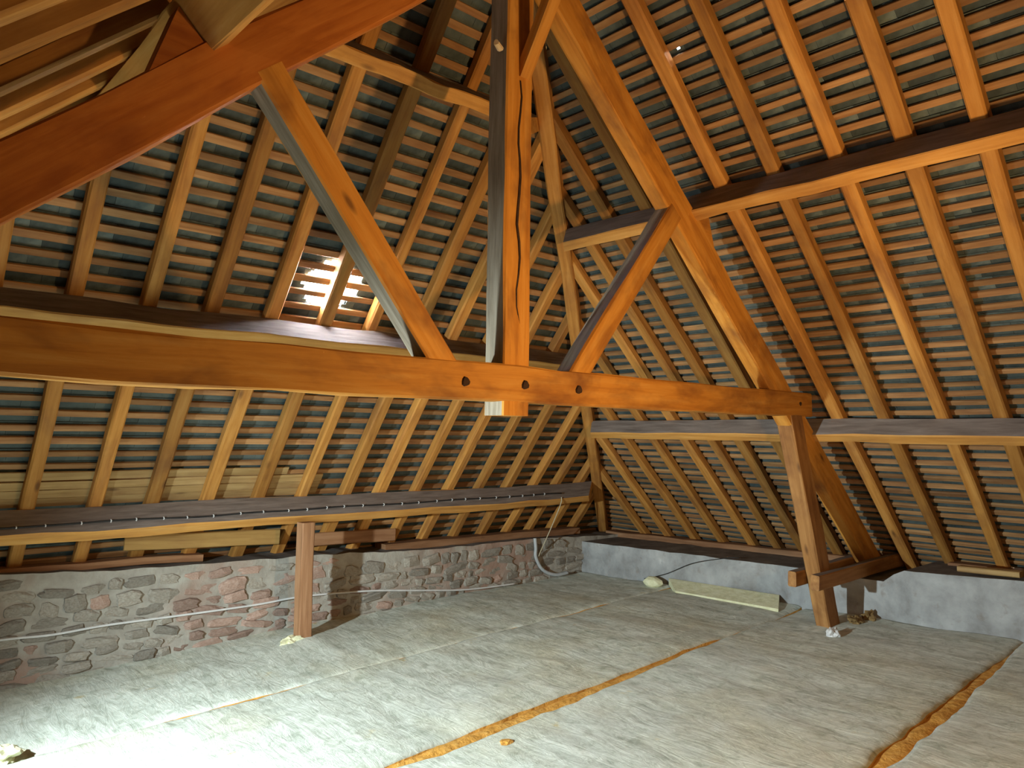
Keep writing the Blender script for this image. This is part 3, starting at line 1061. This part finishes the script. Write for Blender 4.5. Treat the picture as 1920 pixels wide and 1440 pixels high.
# orange glass wool filling the seams
for kind, y, xa, xb, dz, lab in ((2, 3.48, 1.6, 5.9, -0.020, 'orange glass wool showing in the long middle seam of the floor'),
                                 (3, 1.69, 3.4, 6.6, -0.018, 'orange glass wool showing in the right-hand seam of the floor'),
                                 (1, 4.95, 1.2, 4.7, -0.020, 'orange glass wool showing in the thin far seam of the floor')):
    vs, fs = [], []
    N = 90
    for i in range(N + 1):
        x = xa + (xb - xa) * i / N
        g = gap(kind, x) + 0.03
        wv = 0.012 * noise.noise(Vector((x * 1.1, kind * 3.3, 0)))
        zt = fz(x, y) + dz + 0.012 + 0.012 * noise.noise(Vector((x * 7, kind, 3)))
        for (yy, zz_) in ((-g, zt - 0.12), (-g, zt - 0.012), (0, zt), (g, zt - 0.012), (g, zt - 0.12)):
            vs.append(V(x, y + wv + yy, zz_) - V(4, y, -1.98))
    for i in range(N):
        for j in range(4):
            a = i * 5 + j
            fs.append((a, a + 5, a + 6, a + 1))
    o = mesh_obj('glass_wool_strip', vs, fs, 'wool_orange', None, Matrix.Translation(V(4, y, -1.98)), smooth=True)
    tag(o, lab, 'insulation')

# offcuts and scraps
ov = [(6.62, 4.72), (6.86, 4.98), (6.88, 3.70), (6.60, 3.56)]
base = V(6.72, 4.2, fz(6.72, 4.2))
vs = []
for (x, y), dz in zip(ov, (0.035, 0.10, 0.09, 0.03)):
    vs.append(V(x, y, fz(x, y) + dz) - base)
for (x, y), dz in zip(ov, (-0.01, 0.03, 0.02, -0.01)):
    vs.append(V(x, y, fz(x, y) + dz) - base)
o = mesh_obj('insulation_offcut', vs, [(0, 3, 2, 1), (4, 5, 6, 7), (0, 1, 5, 4), (1, 2, 6, 5), (2, 3, 7, 6), (3, 0, 4, 7)], 'wool_yellow', None, Matrix.Translation(base))
tag(o, 'flat pale yellow insulation offcut leaning at the foot of the right wall', 'insulation')
o = clump('insulation_block', V(6.74, 5.10, fz(6.7, 5.1) + 0.06), (0.075, 0.12, 0.065), 'wool_yellow', seed=3, sub=2, rough=0.25)
tag(o, 'small pale block of insulation in front of the right wall near the corner', 'insulation')
o = clump('wool_tuft', V(6.12, 2.83, fz(6.1, 2.83) + 0.035), (0.055, 0.05, 0.05), 'white_pvc', seed=5, sub=3, rough=0.5)
tag(o, 'torn white tuft at the foot of the leaning prop', 'insulation')
for k, (x, y, sx, lab) in enumerate(((6.62, 2.86, 0.075, 'ragged brown tuft of glass wool beside the leaning prop'),
                                     (6.80, 2.83, 0.06, 'ragged brown tuft of glass wool against the right wall behind the prop'))):
    o = clump('wool_tuft', V(x, y, fz(x, y) + 0.03), (sx, 0.05, 0.05), 'wool_brown', seed=8 + k, sub=3, rough=0.8)
    tag(o, lab, 'insulation')
o = clump('wool_tuft', V(0.80, 5.02, fz(0.8, 5.02) + 0.03), (0.07, 0.10, 0.05), 'wool_yellow', seed=21, sub=3, rough=0.7)
tag(o, 'yellowish tuft lying at the far left of the floor', 'insulation')
o = clump('wool_tuft', V(2.94, 3.25, fz(2.94, 3.25) + 0.008), (0.04, 0.03, 0.012), 'wool_orange', seed=31, sub=2, rough=0.6)
tag(o, 'small brown scrap near the lower end of the middle seam', 'insulation')
o = clump('wool_tuft', V(2.88, 5.83, fz(2.9, 5.8) + 0.04), (0.085, 0.045, 0.04), 'wool_yellow', seed=41, sub=3, rough=0.7)
tag(o, 'pale yellow tuft piled against the foot of the brown post', 'insulation')

# ------------------------------------------------------------------ cables
pts = [V(-0.6, 6.265, -1.45), V(0.3, 6.265, -1.455), V(0.937, 6.262, -1.462), V(1.257, 6.262, -1.478), V(1.603, 6.26, -1.466), V(2.143, 6.26, -1.474), V(2.756, 6.26, -1.478),
       V(3.07, 6.26, -1.466), V(3.353, 6.26, -1.471), V(3.91, 6.262, -1.508), V(4.5, 6.262, -1.58), V(5.09, 6.262, -1.646), V(5.783, 6.25, -1.665)]
tag(tube('wall_cable', smooth_path(pts, 6), 0.0095, 'white_pvc'), 'white cable strung along the stone wall behind the post', 'cable')
pts = [V(6.069, 6.27, -1.19), V(6.075, 6.26, -1.30), V(6.081, 6.262, -1.409), V(6.178, 6.25, -1.555), V(6.354, 6.22, -1.63), V(6.55, 6.20, -1.625)]
tag(tube('conduit', smooth_path(pts, 6), 0.02, 'grey_pvc', n=8), 'grey bent conduit coming out of the stone wall near the corner', 'conduit')
pts = [V(6.15, 5.93, -0.70), V(6.148, 5.94, -0.78), V(6.145, 6.08, -1.05), V(6.129, 6.24, -1.35), V(6.12, 6.255, -1.40)]
tag(tube('cord', smooth_path(pts, 6), 0.006, 'rope'), 'thin pale cord hanging from the lowest purlin to the grey conduit', 'cord')
pts = [V(6.86, 5.313, -1.60), V(6.875, 5.021, -1.505), V(6.875, 4.677, -1.345), V(6.87, 4.30, -1.245), V(6.92, 4.15, -1.225)]
tag(tube('wall_wire', smooth_path(pts, 6), 0.004, 'black_pvc'), 'thin dark wire drooping across the right wall near the corner', 'cable')
# black cable clipped along the dusty top of the lowest purlin
inw = -SB.n
pc_pts = []
for i in range(70):
    x = 0.0 + 6.2 * i / 69
    dep_ = 0.182 + 0.022 * noise.noise(Vector((x * 1.6, 1, 1)))
    pc_pts.append(SB.P(x, sPB1, -dep_) + SB.upslope() * 0.010)
cb = empty('clipped_cable', pc_pts[0])
tag(cb, 'thin black cable held by white clips along the top of the lowest purlin', 'cable')
cmesh = tube('cable', pc_pts, 0.0075, 'black_pvc')
cmesh.parent = cb
cmesh.matrix_local = Matrix.Translation((0, 0, 0))
x = 0.55
proto = None
rc = random.Random(5)
while x < 6.1:
    i = x / 6.2 * 69
    q = pc_pts[int(i)].lerp(pc_pts[min(int(i) + 1, 69)], i - int(i))
    if proto is None:
        vs = [(sx * 0.004, sy * 0.009, sz) for sz in (-0.010, 0.007) for sx, sy in ((-1, -1), (1, -1), (1, 1), (-1, 1))]
        vs += [(0.0, 0.0, 0.013)]
        proto = mesh_obj('clip', vs, [(3, 2, 1, 0), (0, 1, 5, 4), (1, 2, 6, 5), (2, 3, 7, 6), (3, 0, 4, 7), (4, 5, 8), (5, 6, 8), (6, 7, 8), (7, 4, 8)], 'white_pvc', cb, Matrix.Translation(q))
        c_ = proto
    else:
        c_ = proto.copy()
        COL.objects.link(c_)
        c_.parent = cb
    mw = Matrix((Vector((1, 0, 0)), inw, SB.upslope())).transposed().to_4x4()
    mw.translation = q
    c_.matrix_local = cb.matrix_world.inverted() @ mw
    x += rc.choice((0.17, 0.19, 0.2, 0.22))
